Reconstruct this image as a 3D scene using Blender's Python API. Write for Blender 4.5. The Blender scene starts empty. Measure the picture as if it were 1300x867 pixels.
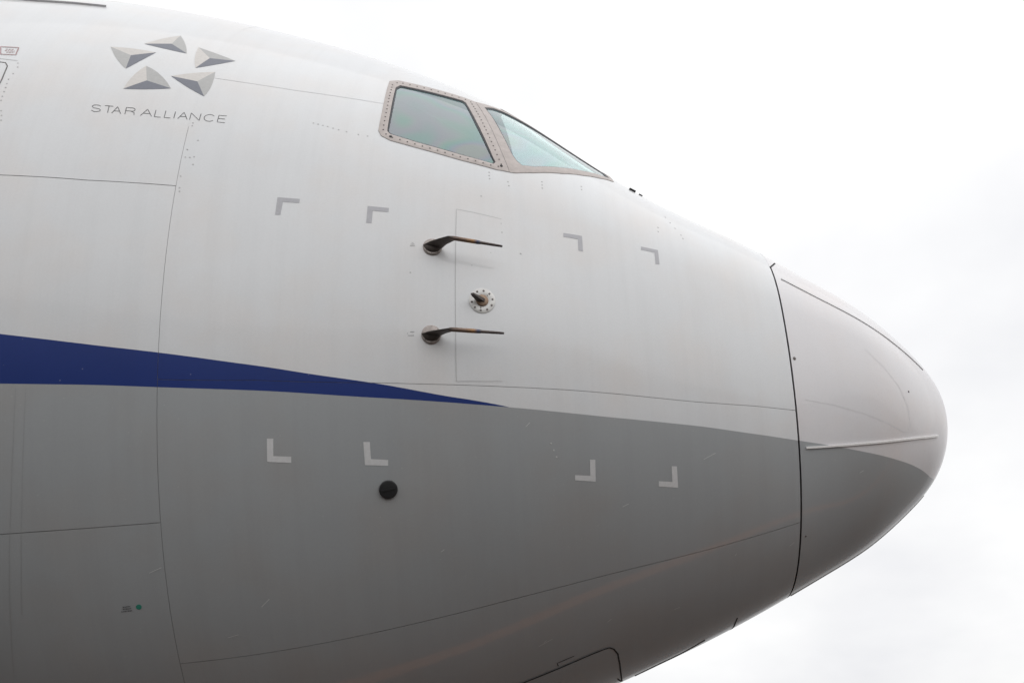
import bpy, bmesh, math, random
import numpy as np
from mathutils import Vector, Matrix

random.seed(7)
scene = bpy.context.scene
AXIS = 5.98          # height of the fuselage axis above the apron, metres
CAM = {'loc': [-2.6334, -6.5124, -4.3285], 'right': [0.9967, 0.08044, -0.01078], 'up': [0.05364, -0.55326, 0.83128], 'fwd': [-0.06091, 0.82911, 0.55575], 'f': 1254.63}
# ---------------------------------------------------------------- camera
cam_data = bpy.data.cameras.new('camera')
cam = bpy.data.objects.new('camera', cam_data)
scene.collection.objects.link(cam)
R, U, F = (Vector(CAM[k]) for k in ('right', 'up', 'fwd'))
m = Matrix((R, U, -F)).transposed().to_4x4()
m.translation = Vector(CAM['loc']) + Vector((0, 0, AXIS))
cam.matrix_world = m
cam_data.sensor_width = 36.0
cam_data.lens = CAM['f'] / 1300.0 * 36.0
cam_data.clip_start = 0.05
cam_data.clip_end = 3000.0
scene.camera = cam
scene.render.resolution_x, scene.render.resolution_y = 1024, 682

# ---------------------------------------------------------------- overcast sky
SUN_ELEV, SUN_AZ = math.radians(20), math.radians(303)     # azimuth from +X towards +Y: over the aft starboard quarter
world = bpy.data.worlds.new('World')
scene.world = world
world.use_nodes = True
wn, wl = world.node_tree.nodes, world.node_tree.links
wn.clear()
def W(t, **kw):
    n = wn.new(t)
    for k, v in kw.items():
        setattr(n, k, v)
    return n
sky = W('ShaderNodeTexSky', sky_type='NISHITA', sun_disc=False, sun_elevation=SUN_ELEV,
        sun_rotation=math.radians(90) - SUN_AZ, air_density=1.0, dust_density=4.0)
hsv = W('ShaderNodeHueSaturation'); hsv.inputs['Saturation'].default_value = 0.10
wl.new(sky.outputs[0], hsv.inputs['Color'])
tc = W('ShaderNodeTexCoord')
# cloud deck: broad soft patches, projected on a flat layer overhead
sep = W('ShaderNodeSeparateXYZ'); wl.new(tc.outputs['Generated'], sep.inputs[0])
zp = W('ShaderNodeMath', operation='MAXIMUM'); zp.inputs[1].default_value = 0.0; wl.new(sep.outputs[2], zp.inputs[0])
za = W('ShaderNodeMath', operation='ADD'); za.inputs[1].default_value = 0.25; wl.new(zp.outputs[0], za.inputs[0])
dx = W('ShaderNodeMath', operation='DIVIDE'); wl.new(sep.outputs[0], dx.inputs[0]); wl.new(za.outputs[0], dx.inputs[1])
dy = W('ShaderNodeMath', operation='DIVIDE'); wl.new(sep.outputs[1], dy.inputs[0]); wl.new(za.outputs[0], dy.inputs[1])
cx = W('ShaderNodeCombineXYZ'); wl.new(dx.outputs[0], cx.inputs[0]); wl.new(dy.outputs[0], cx.inputs[1])
noi = W('ShaderNodeTexNoise'); noi.inputs['Scale'].default_value = 1.6; noi.inputs['Detail'].default_value = 5.0
noi.inputs['Roughness'].default_value = 0.5
wl.new(cx.outputs[0], noi.inputs['Vector'])
ramp = W('ShaderNodeValToRGB')
ramp.color_ramp.elements[0].position = 0.30; ramp.color_ramp.elements[0].color = (6.35, 6.4, 6.65, 1)
ramp.color_ramp.elements[1].position = 0.62; ramp.color_ramp.elements[1].color = (8.1, 8.1, 8.08, 1)
wl.new(noi.outputs['Fac'], ramp.inputs[0])
# an overcast sky is brighter overhead than at the horizon
zen = W('ShaderNodeValToRGB'); ze = zen.color_ramp.elements
ze[0].position = 0.0; ze[0].color = (0.55, 0.55, 0.55, 1)
ze[1].position = 1.0; ze[1].color = (1.17, 1.17, 1.17, 1)
zm = ze.new(0.25); zm.color = (0.97, 0.97, 0.97, 1)
wl.new(zp.outputs[0], zen.inputs[0])
mul = W('ShaderNodeVectorMath', operation='SCALE'); wl.new(ramp.outputs[0], mul.inputs[0]); wl.new(zen.outputs[0], mul.inputs['Scale'])
mix = W('ShaderNodeMix', data_type='RGBA'); mix.inputs[0].default_value = 0.88
wl.new(hsv.outputs[0], mix.inputs[6]); wl.new(mul.outputs[0], mix.inputs[7])
bg = W('ShaderNodeBackground'); bg.inputs['Strength'].default_value = 0.13
wl.new(mix.outputs[2], bg.inputs['Color'])
wo = W('ShaderNodeOutputWorld'); wl.new(bg.outputs[0], wo.inputs['Surface'])

sun_data = bpy.data.lights.new('sun', 'SUN')
sun_data.energy = 1.25; sun_data.angle = math.radians(150); sun_data.color = (1.0, 0.99, 0.98)
sun = bpy.data.objects.new('sun', sun_data)
scene.collection.objects.link(sun)
sd = Vector((math.cos(SUN_AZ) * math.cos(SUN_ELEV), math.sin(SUN_AZ) * math.cos(SUN_ELEV), math.sin(SUN_ELEV)))
sun.rotation_euler = sd.to_track_quat('Z', 'Y').to_euler()
sun.location = (-3, -10, 30)

scene.render.engine = 'CYCLES'
vs = scene.view_settings
vs.view_transform = 'Standard'; vs.look = 'None'; vs.exposure = 0.10; vs.gamma = 1.0; vs.use_curve_mapping = False

# ---------------------------------------------------------------- fuselage shape (lofted section: half width, crown, keel and widest line along the nose)
SHAPE = {'knots': [0.0, 0.04, 0.15, 0.4, 0.7, 1.0, 1.5, 2.0, 2.5, 3.0, 3.6, 4.5, 5.5, 7.0, 9.0], 'half_width': [0.0, 0.2305, 0.426, 0.7015, 0.911, 1.0353, 1.3175, 1.606, 1.8743, 2.0704, 2.2186, 2.4148, 2.6602, 2.9011, 3.0231], 'top': [-0.8501, -0.6315, -0.4515, -0.218, 0.0316, 0.2449, 0.5227, 0.7489, 1.1293, 1.6211, 2.0584, 2.4993, 2.7608, 2.9747, 3.0477], 'bottom': [-0.8501, -1.0955, -1.3091, -1.5534, -1.773, -1.9384, -2.1895, -2.4094, -2.6046, -2.7907, -2.9763, -3.174, -3.2653, -3.2502, -3.1746], 'middle': [-0.8501, -0.8634, -0.8631, -0.817, -0.7314, -0.6262, -0.5389, -0.496, -0.4323, -0.357, -0.252, -0.1122, 0.0208, 0.0877, 0.0805]}
STATION = [1.2685, 3.2786, 4.8406, 5.9352]
# places on the skin: (metres aft of the nose tip, angle round the section in radians, -pi/2 keel, 0 widest, pi/2 crown, starboard)
PLACE = {
    'line_upper': [(4.7759, 0.22447), (4.2805, 0.25726), (3.7968, 0.29997)],
    'line_mid': [(4.8284, -0.49374), (4.3391, -0.48309), (3.6999, -0.48157), (3.2834, -0.48316), (2.5001, -0.48851), (1.5381, -0.49162), (1.284, -0.49728)],
    'line_low': [(4.8354, -1.04094), (3.0942, -1.018), (1.9413, -1.01425), (1.2962, -1.01705)],
    'line_aft_upper': [(5.7619, -0.15332), (5.3122, -0.14011), (4.8464, -0.1192)],
    'line_aft_low': [(5.6437, -0.77624), (4.8445, -0.74938)],
    'grey_edge': [(5.6194, -0.5225), (4.9894, -0.50987), (4.3387, -0.50266), (3.7014, -0.51244), (3.4314, -0.51902), (2.9944, -0.53341), (2.5078, -0.5525), (1.9513, -0.56845), (1.5527, -0.59848), (1.2741, -0.62796), (1.0474, -0.65902), (0.7492, -0.73112), (0.5266, -0.8371), (0.3795, -0.97205), (0.2448, -1.23607), (0.17, -1.5708)],
    'blue_edge': [(5.6333, -0.43971), (5.2064, -0.44373), (4.833, -0.44599), (4.3402, -0.45555), (4.032, -0.4679), (3.7, -0.4832), (3.3403, -0.50781), (3.1593, -0.51967), (2.9944, -0.53379)],
    'win_aft_out': [(3.7719, 0.4687), (3.7237, 0.49957), (3.4523, 0.54738), (3.286, 0.58002), (3.2169, 0.58638), (3.1249, 0.43403), (3.0634, 0.32273), (3.0076, 0.22159), (2.9657, 0.14782), (3.0436, 0.13768), (3.2565, 0.13126), (3.5231, 0.13359), (3.682, 0.13686), (3.742, 0.14753), (3.7629, 0.16689), (3.7611, 0.26841)],
    'win_aft_in': [(3.7183, 0.43195), (3.698, 0.46055), (3.4441, 0.50128), (3.292, 0.52917), (3.2687, 0.51893), (3.1895, 0.39204), (3.1272, 0.29455), (3.0694, 0.201), (3.0493, 0.17366), (3.0613, 0.16135), (3.2602, 0.15563), (3.5179, 0.15718), (3.6872, 0.16367), (3.7086, 0.1721), (3.7102, 0.18438), (3.7108, 0.27212)],
    'win_fwd_out': [(3.2133, 0.58778), (3.1215, 0.43622), (3.06, 0.32429), (3.0042, 0.22278), (2.9628, 0.14746), (2.9254, 0.15529), (2.8112, 0.19707), (2.6401, 0.27674), (2.504, 0.35934), (2.4052, 0.43468), (2.2988, 0.53387)],
    'win_fwd_in': [(3.1505, 0.56221), (3.0878, 0.47773), (3.0185, 0.36351), (2.9503, 0.25069), (2.9209, 0.22292), (2.8887, 0.21022), (2.8106, 0.23386), (2.6382, 0.32448), (2.5009, 0.41209), (2.401, 0.4948), (2.3226, 0.55766)],
    'sil_upper': [(2.099, 0.6656), (2.211, 0.6729), (2.324, 0.6803), (2.437, 0.6876), (2.549, 0.7023), (2.662, 0.717), (2.775, 0.7317), (2.887, 0.7464), (3.0, 0.7611), (3.112, 0.7684), (3.225, 0.7758), (3.338, 0.7758)],
    'corner_marks': [[(4.285, -0.1035), (4.1611, -0.09872), (4.1613, -0.10835), (4.2526, -0.11233), (4.2582, -0.14294), (4.2874, -0.14485)], [(3.7784, -0.08824), (3.6571, -0.08412), (3.659, -0.09486), (3.7482, -0.09799), (3.7506, -0.12997), (3.7807, -0.13083)], [(2.6525, -0.04192), (2.5425, -0.03216), (2.5417, -0.0843), (2.5687, -0.0857), (2.5679, -0.048), (2.6537, -0.05444)], [(2.1806, 0.01481), (2.0723, 0.03566), (2.0725, -0.03419), (2.0978, -0.03885), (2.0955, 0.01029), (2.1809, -0.00332)], [(4.285, -0.59247), (4.2515, -0.59242), (4.2539, -0.62567), (4.1622, -0.62718), (4.1633, -0.63904), (4.2868, -0.63664)], [(3.7858, -0.6019), (3.7516, -0.60233), (3.7489, -0.63724), (3.6591, -0.64081), (3.6605, -0.65314), (3.782, -0.64906)], [(2.5712, -0.66899), (2.5406, -0.67014), (2.5449, -0.72998), (2.6604, -0.72141), (2.6588, -0.70744), (2.5743, -0.7128)], [(2.0978, -0.69767), (2.066, -0.69923), (2.0645, -0.76837), (2.1807, -0.75877), (2.1792, -0.74226), (2.0982, -0.74802)]],
    'emblem': [[(0, [(5.4495, 0.26362), (5.3969, 0.26926), (5.3438, 0.27368), (5.2902, 0.27681), (5.2363, 0.27863), (5.1821, 0.27911), (5.3088, 0.2426)]), (2, [(5.1821, 0.27911), (5.2037, 0.25793), (5.2259, 0.23787), (5.2487, 0.2188), (5.2719, 0.2006), (5.2956, 0.1832), (5.3088, 0.2426)]), (1, [(5.2956, 0.1832), (5.3266, 0.19425), (5.3572, 0.20759), (5.3877, 0.22341), (5.4183, 0.24197), (5.4495, 0.26362), (5.3088, 0.2426)])], [(0, [(5.2788, 0.30984), (5.2503, 0.32955), (5.2204, 0.34871), (5.1889, 0.36722), (5.1557, 0.38495), (5.1208, 0.40178), (5.1311, 0.3407)]), (1, [(5.1208, 0.40178), (5.0918, 0.38374), (5.0664, 0.3652), (5.0448, 0.34621), (5.0269, 0.32682), (5.0126, 0.30709), (5.1311, 0.3407)]), (2, [(5.0126, 0.30709), (5.0652, 0.30636), (5.1181, 0.30626), (5.1713, 0.30679), (5.2249, 0.30798), (5.2788, 0.30984), (5.1311, 0.3407)])], [(1, [(4.9717, 0.35447), (4.9204, 0.35018), (4.8694, 0.34541), (4.8188, 0.34016), (4.7685, 0.33442), (4.7186, 0.3282), (4.8698, 0.31045)]), (2, [(4.7186, 0.3282), (4.7582, 0.31004), (4.7981, 0.29306), (4.8381, 0.27713), (4.8782, 0.26215), (4.9185, 0.24802), (4.8698, 0.31045)]), (0, [(4.9185, 0.24802), (4.9351, 0.26619), (4.9486, 0.2857), (4.9591, 0.30674), (4.9667, 0.32955), (4.9717, 0.35447), (4.8698, 0.31045)])], [(0, [(5.0316, 0.19132), (4.9868, 0.20475), (4.9412, 0.2175), (4.8948, 0.2295), (4.8475, 0.2407), (4.7992, 0.25101), (4.8748, 0.19366)]), (1, [(4.7992, 0.25101), (4.7907, 0.22469), (4.7875, 0.20097), (4.7891, 0.17951), (4.7954, 0.16007), (4.8061, 0.14246), (4.8748, 0.19366)]), (2, [(4.8061, 0.14246), (4.8518, 0.15001), (4.8972, 0.15861), (4.9421, 0.16832), (4.9869, 0.17919), (5.0316, 0.19132), (4.8748, 0.19366)])], [(0, [(5.2595, 0.1084), (5.2537, 0.12937), (5.2443, 0.15011), (5.2312, 0.17062), (5.2143, 0.19089), (5.1934, 0.21089), (5.1517, 0.15453)]), (1, [(5.1934, 0.21089), (5.1517, 0.20392), (5.1116, 0.19362), (5.0732, 0.18016), (5.0369, 0.16375), (5.003, 0.14462), (5.1517, 0.15453)]), (2, [(5.003, 0.14462), (5.0524, 0.13543), (5.1028, 0.12724), (5.1541, 0.12002), (5.2063, 0.11374), (5.2595, 0.1084), (5.1517, 0.15453)])]],
    'letter_low': [(5.3887, 0.01824), (5.2665, 0.02468), (5.1441, 0.03204), (5.0213, 0.04021), (4.8978, 0.04907), (4.7736, 0.05851), (4.6484, 0.06837)],
    'letter_high': [(5.3927, 0.03918), (5.2697, 0.04595), (5.1465, 0.05369), (5.0229, 0.06229), (4.8986, 0.07165), (4.7735, 0.08163), (4.6474, 0.0921)],
    'strip_side': [(1.2239, -0.66928), (1.0205, -0.66434), (0.8012, -0.65963), (0.5685, -0.65767), (0.3676, -0.65908), (0.2119, -0.66277)],
    'strip_top': [(1.2191, 0.25911), (0.9254, 0.27274), (0.7363, 0.25199), (0.5181, 0.265), (0.3775, 0.29712), (0.2297, 0.27845)],
    'gutter': [(6.3809, 0.48046), (6.1394, 0.49071), (5.9256, 0.51232), (5.7289, 0.52808)],
    'door_gear': [(3.0397, -1.3382), (2.8225, -1.33085), (2.6239, -1.32148), (2.5364, -1.31978), (2.5072, -1.32312), (2.4832, -1.3393), (2.4592, -1.37765), (2.4472, -1.45412), (2.426, -1.70875)],
    'probe_upper': (3.4049, -0.16658),
    'probe_lower': (3.4111, -0.37396),
    'vane': (3.1297, -0.28333),
    'cap': (3.666, -0.70263),
    'doubler': [(3.2723, -0.05217), (3.1792, -0.05117), (3.0133, -0.05136), (3.0147, -0.16875), (3.0182, -0.3125), (3.0311, -0.47243), (3.2806, -0.47523)],
    'green_dot': (4.9972, -0.91173),
    'note_low': [(5.0909, -0.92296), (5.0793, -0.90905), (5.0243, -0.90631), (5.0318, -0.92028)],
    'note_probe_upper': [(3.5305, -0.17306), (3.5311, -0.16328), (3.5025, -0.16135), (3.5019, -0.1712)],
    'note_probe_lower': [(3.5412, -0.38075), (3.541, -0.36869), (3.5027, -0.36767), (3.5029, -0.37982)],
    'sign': [(6.0488, 0.19377), (5.9452, 0.19851), (5.9355, 0.16855), (6.0199, 0.16428)],
    'door_corner': [(5.9911, 0.13366), (5.9447, 0.13568), (5.9334, 0.09433), (5.9268, 0.05966)],
    'rivets': [(5.8962, 0.13957), (5.8846, 0.1254), (5.8891, 0.10096), (5.8989, 0.08027), (5.8963, 0.06569), (5.8935, 0.0528), (5.8917, 0.03988), (5.8896, 0.02505), (5.8884, 0.01244), (5.8656, -0.01448), (5.8541, -0.02543), (5.8471, -0.03642), (4.8226, 0.04562), (4.8218, 0.03615), (4.7717, -0.0034), (4.8185, -0.031), (4.8198, -0.05003), (4.7959, -0.04849), (4.7733, -0.04511), (4.7705, -0.06351), (4.8254, -0.09544), (4.8196, -0.12158), (4.8164, -0.12927), (4.1486, 0.13688), (4.1199, 0.13643), (4.0912, 0.13598), (4.0625, 0.13554), (4.0288, 0.13427), (3.9951, 0.133), (3.9472, 0.1323), (3.8757, 0.13209), (3.8204, 0.13431), (3.0856, 0.1159), (3.0852, 0.10157), (3.0825, 0.08807), (2.9725, 0.09981), (2.9679, 0.08276), (2.7686, 0.16329), (2.7677, 0.14594), (2.7669, 0.12909), (2.5244, 0.2502), (2.5245, 0.22648), (3.1298, 0.00727), (1.9786, 0.38428), (1.9532, 0.33722), (1.9274, 0.29507), (1.8951, 0.24862), (1.8871, 0.21967), (2.0478, 0.21808), (2.0514, 0.18209), (2.7826, -0.62321), (2.7693, -0.64032), (2.7561, -0.65762), (3.5254, -0.23575), (3.0158, -0.06487), (3.0119, -0.09024), (3.1838, -0.19727), (3.0765, -0.15496), (2.9062, -0.14025)],
    'screws': [(1.2383, -0.26311), (0.4397, -0.25869), (1.2312, -1.11101)],
    'keel_gap': [(1.6593, -1.52725), (1.6632, -1.58865), (1.6613, -1.64861)],
    'keel_line': [(2.3354, -1.73738), (2.1541, -1.7055), (2.0198, -1.6952), (1.8653, -1.63527)],
    'repair_edge': [(0.7222, -0.06136), (0.6077, -0.13924), (0.5158, -0.24573), (0.4682, -0.39016), (0.4585, -0.55148), (0.5031, -0.62726)],
    'wiper': [(2.189, 0.5485), (2.1219, 0.5914), (2.0804, 0.58662)],
    'repair_edge_low': [(1.1998, -0.44435), (0.9952, -0.45415), (0.8114, -0.48361), (0.6499, -0.53427), (0.502, -0.60865)],
    'joint_tab': [(1.2747, 0.36457), (1.2385, 0.44837), (1.199, 0.55889)],
    'scratches': [[(4.3739, -0.92673), (4.3284, -0.91115)], [(2.9159, -0.57996), (2.8941, -0.57043)], [(2.9241, -1.20186), (2.8422, -1.18988)], [(2.1018, -1.2434), (2.0667, -1.24125)], [(1.3457, -1.13171), (1.3136, -1.11897)], [(1.7153, -1.07748), (1.7052, -1.06857)], [(4.571, -0.98867), (4.5118, -0.98375)], [(4.9216, -0.84472), (4.8571, -0.83438)], [(1.9003, -0.68105), (1.8242, -0.66167)], [(2.5161, -1.19491), (2.4919, -1.18689)], [(2.3999, -0.80965), (2.3625, -0.80244)], [(3.4104, -0.85526), (3.3927, -0.85076)], [(0.8583, -0.82959), (0.8302, -0.82057)], [(2.8952, -1.19238), (2.8761, -1.18712)]],
    'lap_lines': [[(5.5446, -0.52735), (5.5542, -0.61681), (5.5794, -0.72362), (5.6204, -0.83535), (5.6706, -0.95698), (5.7213, -1.06005)], [(5.4938, -0.52615), (5.5035, -0.6159), (5.5245, -0.72299), (5.5609, -0.83503), (5.5969, -0.92519)]],
}

ST_RADOME, ST_MID, ST_AFT, ST_DOOR = STATION
ST_END = 15.0
_q = np.sqrt(np.array(SHAPE['knots']))
def _spline(yk):
    yk = np.array(yk); n = len(_q); h = np.diff(_q)
    A = np.zeros((n, n)); r = np.zeros(n); A[0, 0] = A[-1, -1] = 1
    for i in range(1, n - 1):
        A[i, i-1] = h[i-1]; A[i, i] = 2 * (h[i-1] + h[i]); A[i, i+1] = h[i]
        r[i] = 6 * ((yk[i+1] - yk[i]) / h[i] - (yk[i] - yk[i-1]) / h[i-1])
    M = np.linalg.solve(A, r)
    def f(x):
        j = np.clip(np.searchsorted(_q, x) - 1, 0, n - 2); d = x - _q[j]; hj = h[j]
        return yk[j] + d * ((yk[j+1] - yk[j]) / hj - hj * (2 * M[j] + M[j+1]) / 6) + M[j] * d * d / 2 + (M[j+1] - M[j]) * d**3 / (6 * hj)
    return f
_w, _t, _b, _m = (_spline(SHAPE[k]) for k in ('half_width', 'top', 'bottom', 'middle'))
def surf(s, th):
    s, th = np.broadcast_arrays(np.asarray(s, float), np.asarray(th, float))
    q = np.sqrt(np.clip(s, 0, 9.0))
    w, t, b, mm = _w(q), _t(q), _b(q), _m(q)
    c, sn = np.cos(th), np.sin(th)
    return np.stack([-s, -w * c, AXIS + mm + np.where(sn > 0, t - mm, mm - b) * sn], -1)
def tangents(s, th):
    s, th = np.broadcast_arrays(np.asarray(s, float), np.asarray(th, float))
    e = 1e-4; s2 = np.maximum(s, 3e-4)
    ts = (surf(s2 - e, th) - surf(s2 + e, th)) / (2 * e)       # towards the nose
    tt = (surf(s2, th + e) - surf(s2, th - e)) / (2 * e)       # up round the starboard side
    return ts, tt
def normal(s, th):
    ts, tt = tangents(s, th)
    n = np.cross(tt, ts); n /= np.linalg.norm(n, axis=-1, keepdims=True) + 1e-12
    s_ = np.broadcast_to(np.asarray(s, float), n.shape[:-1]); o = surf(s, th) - surf(s_, np.zeros_like(s_)) * np.array([0, 0, 1.0]); o[..., 0] = 0.0
    flip = (n * o).sum(-1) < 0
    n[flip] *= -1
    return n
def skin(s, th, off=0.0):
    return surf(s, th) + np.asarray(off)[..., None] * normal(s, th) if np.ndim(off) else surf(s, th) + off * normal(s, th)
def girth_scale(s, th):
    return np.linalg.norm(tangents(s, th)[1], axis=-1)
def station_scale(s, th):
    return np.linalg.norm(tangents(s, th)[0], axis=-1)

# ---------------------------------------------------------------- materials
def new_mat(name):
    mt = bpy.data.materials.new(name); mt.use_nodes = True
    return mt, mt.node_tree.nodes, mt.node_tree.links, mt.node_tree.nodes['Principled BSDF']
def plain(name, col, rough=0.5, metal=0.0, coat=0.0, noise=0.06, scale=60.0):
    mt, n, l, b = new_mat(name)
    tx = n.new('ShaderNodeTexCoord'); nz = n.new('ShaderNodeTexNoise'); nz.inputs['Scale'].default_value = scale
    nz.inputs['Detail'].default_value = 4
    l.new(tx.outputs['Object'], nz.inputs['Vector'])
    mr = n.new('ShaderNodeMapRange'); mr.inputs[1].default_value = 0.25; mr.inputs[2].default_value = 0.75
    mr.inputs[3].default_value = 1 - noise; mr.inputs[4].default_value = 1 + noise
    l.new(nz.outputs['Fac'], mr.inputs[0])
    vm = n.new('ShaderNodeVectorMath'); vm.operation = 'SCALE'; vm.inputs[0].default_value = col
    l.new(mr.outputs[0], vm.inputs['Scale']); l.new(vm.outputs[0], b.inputs['Base Color'])
    b.inputs['Roughness'].default_value = rough; b.inputs['Metallic'].default_value = metal
    b.inputs['Coat Weight'].default_value = coat; b.inputs['Coat Roughness'].default_value = 0.12
    return mt

WHITE, GREY, BLUE = (0.688, 0.700, 0.714), (0.333, 0.347, 0.357), (0.002, 0.023, 0.165)
def paint(name, white, rough, coat, streaks=1.0):
    mt, n, l, b = new_mat(name)
    def attr(a):
        x = n.new('ShaderNodeAttribute'); x.attribute_name = a; return x.outputs['Fac']
    def math_(op, a, c=None):
        x = n.new('ShaderNodeMath'); x.operation = op
        for i, v in enumerate((a, c)):
            if v is None: continue
            if isinstance(v, (int, float)): x.inputs[i].default_value = v
            else: l.new(v, x.inputs[i])
        return x.outputs[0]
    is_grey = math_('GREATER_THAN', attr('grey_edge'), 0.0)
    is_blue = math_('GREATER_THAN', attr('blue_edge'), 0.0)
    m1 = n.new('ShaderNodeMix'); m1.data_type = 'RGBA'; m1.inputs[6].default_value = (*white, 1); m1.inputs[7].default_value = (*BLUE, 1)
    l.new(is_blue, m1.inputs[0])
    m2 = n.new('ShaderNodeMix'); m2.data_type = 'RGBA'; m2.inputs[7].default_value = (*GREY, 1)
    l.new(m1.outputs[2], m2.inputs[6]); l.new(is_grey, m2.inputs[0])
    # wear: rain streaks running round the section, broad blotches, fine specks
    st, gi = attr('station'), attr('girth')
    cv = n.new('ShaderNodeCombineXYZ'); l.new(math_('MULTIPLY', st, 12.0), cv.inputs[0]); l.new(math_('MULTIPLY', gi, 0.5), cv.inputs[1])
    n1 = n.new('ShaderNodeTexNoise'); n1.inputs['Scale'].default_value = 1.0; n1.inputs['Detail'].default_value = 5; n1.inputs['Roughness'].default_value = 0.65
    l.new(cv.outputs[0], n1.inputs['Vector'])
    tx = n.new('ShaderNodeTexCoord')
    n2 = n.new('ShaderNodeTexNoise'); n2.inputs['Scale'].default_value = 1.3; n2.inputs['Detail'].default_value = 6; n2.inputs['Roughness'].default_value = 0.6
    l.new(tx.outputs['Object'], n2.inputs['Vector'])
    n3 = n.new('ShaderNodeTexNoise'); n3.inputs['Scale'].default_value = 90.0; n3.inputs['Detail'].default_value = 3
    l.new(tx.outputs['Object'], n3.inputs['Vector'])
    def rng(v, a, c, lo, hi):
        x = n.new('ShaderNodeMapRange'); x.inputs[1].default_value = a; x.inputs[2].default_value = c
        x.inputs[3].default_value = lo; x.inputs[4].default_value = hi; l.new(v, x.inputs[0]); return x.outputs[0]
    k = math_('MULTIPLY', rng(n1.outputs['Fac'], 0.62, 0.45, 1 - 0.017 * streaks, 1 + 0.006 * streaks), rng(n2.outputs['Fac'], 0.3, 0.7, 0.965, 1.015))
    k = math_('MULTIPLY', k, rng(n3.outputs['Fac'], 0.3, 0.7, 0.985, 1.015))
    # tiny stone chips showing as pale flecks
    vo = n.new('ShaderNodeTexVoronoi'); vo.inputs['Scale'].default_value = 13.0; l.new(tx.outputs['Object'], vo.inputs['Vector'])
    fle = rng(vo.outputs['Distance'], 0.02, 0.06, 0.22, 0.0)
    sc = n.new('ShaderNodeVectorMath'); sc.operation = 'SCALE'; l.new(m2.outputs[2], sc.inputs[0]); l.new(k, sc.inputs['Scale'])
    m3 = n.new('ShaderNodeMix'); m3.data_type = 'RGBA'; m3.inputs[7].default_value = (0.6, 0.6, 0.6, 1)
    l.new(sc.outputs[0], m3.inputs[6]); l.new(fle, m3.inputs[0])
    # warm dirt blotches
    m4 = n.new('ShaderNodeMix'); m4.data_type = 'RGBA'; m4.blend_type = 'MULTIPLY'; m4.inputs[7].default_value = (1.0, 0.965, 0.94, 1)
    n4 = n.new('ShaderNodeTexNoise'); n4.inputs['Scale'].default_value = 2.2; n4.inputs['Detail'].default_value = 4
    l.new(tx.outputs['Object'], n4.inputs['Vector']); l.new(rng(n4.outputs['Fac'], 0.45, 0.7, 0.0, 1.0), m4.inputs[0])
    l.new(m3.outputs[2], m4.inputs[6]); l.new(m4.outputs[2], b.inputs['Base Color'])
    l.new(rng(n2.outputs['Fac'], 0.3, 0.7, rough - 0.05, rough + 0.06), b.inputs['Roughness'])
    b.inputs['Coat Weight'].default_value = coat; b.inputs['Coat Roughness'].default_value = 0.06; b.inputs['Specular IOR Level'].default_value = 0.3
    bp = n.new('ShaderNodeBump'); bp.inputs['Strength'].default_value = 0.12; bp.inputs['Distance'].default_value = 0.01
    l.new(n2.outputs['Fac'], bp.inputs['Height']); l.new(bp.outputs[0], b.inputs['Normal']); l.new(bp.outputs[0], b.inputs['Coat Normal'])
    return mt
M = {}
M['skin'] = paint('skin_paint', WHITE, 0.42, 0.55)
M['radome'] = paint('radome_paint', (0.705, 0.693, 0.708), 0.40, 0.5, 0.5)
M['void'] = plain('dark_gap', (0.02, 0.02, 0.02), 0.9)
M['joint'] = plain('joint_filler', (0.33, 0.33, 0.33), 0.8)
M['repair'] = plain('radome_repair_edge', (0.662, 0.650, 0.662), 0.45)
M['scratch'] = plain('paint_scratch', (0.54, 0.54, 0.54), 0.6)
M['lap'] = plain('skin_lap_line', (0.295, 0.302, 0.306), 0.6)
M['faint'] = plain('faint_line', (0.52, 0.525, 0.53), 0.5)
M['sealant'] = plain('grey_sealant', (0.16, 0.155, 0.15), 0.8)
M['frame'] = plain('window_frame_metal', (0.44, 0.395, 0.375), 0.5, 0.15, noise=0.12, scale=25)
M['rubber'] = plain('window_seal_rubber', (0.055, 0.058, 0.066), 0.6)
M['bolt'] = plain('bolt_head', (0.13, 0.115, 0.11), 0.5, 0.5)
M['line_yellow'] = plain('yellow_line_paint', (0.66, 0.21, 0.06), 0.7, noise=0.2, scale=6)
M['rivet'] = plain('rivet_paint', (0.49, 0.49, 0.49), 0.6)
M['mark_dark'] = plain('grey_mark_paint', (0.42, 0.42, 0.445), 0.45)
M['mark_light'] = plain('pale_mark_paint', (0.60, 0.60, 0.605), 0.45)
M['print'] = plain('dark_print', (0.11, 0.11, 0.115), 0.5)
M['print_red'] = plain('red_print', (0.42, 0.25, 0.25), 0.5)
M['print_green'] = plain('green_print', (0.03, 0.22, 0.16), 0.5)
M['tone0'] = plain('emblem_light', (0.60, 0.575, 0.55), 0.45)
M['tone1'] = plain('emblem_mid', (0.42, 0.42, 0.415), 0.45)
M['tone2'] = plain('emblem_dark', (0.155, 0.165, 0.20), 0.45)
M['steel'] = plain('polished_strip', (0.85, 0.84, 0.83), 0.35, 0.1)
M['grey_strip'] = plain('grey_strip', (0.56, 0.56, 0.57), 0.5)
M['black'] = plain('black_plug', (0.012, 0.012, 0.013), 0.55)
M['plate'] = plain('bare_plate', (0.60, 0.595, 0.58), 0.45, 0.25, noise=0.1, scale=40)
M['brass'] = plain('worn_bronze', (0.27, 0.19, 0.135), 0.5, 0.5, noise=0.2, scale=80)
M['probe'] = plain('probe_metal', (0.075, 0.062, 0.056), 0.45, 0.5, noise=0.25, scale=60)
M['mount'] = plain('probe_mount', (0.36, 0.32, 0.30), 0.5, 0.35, noise=0.25, scale=50)

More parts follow.
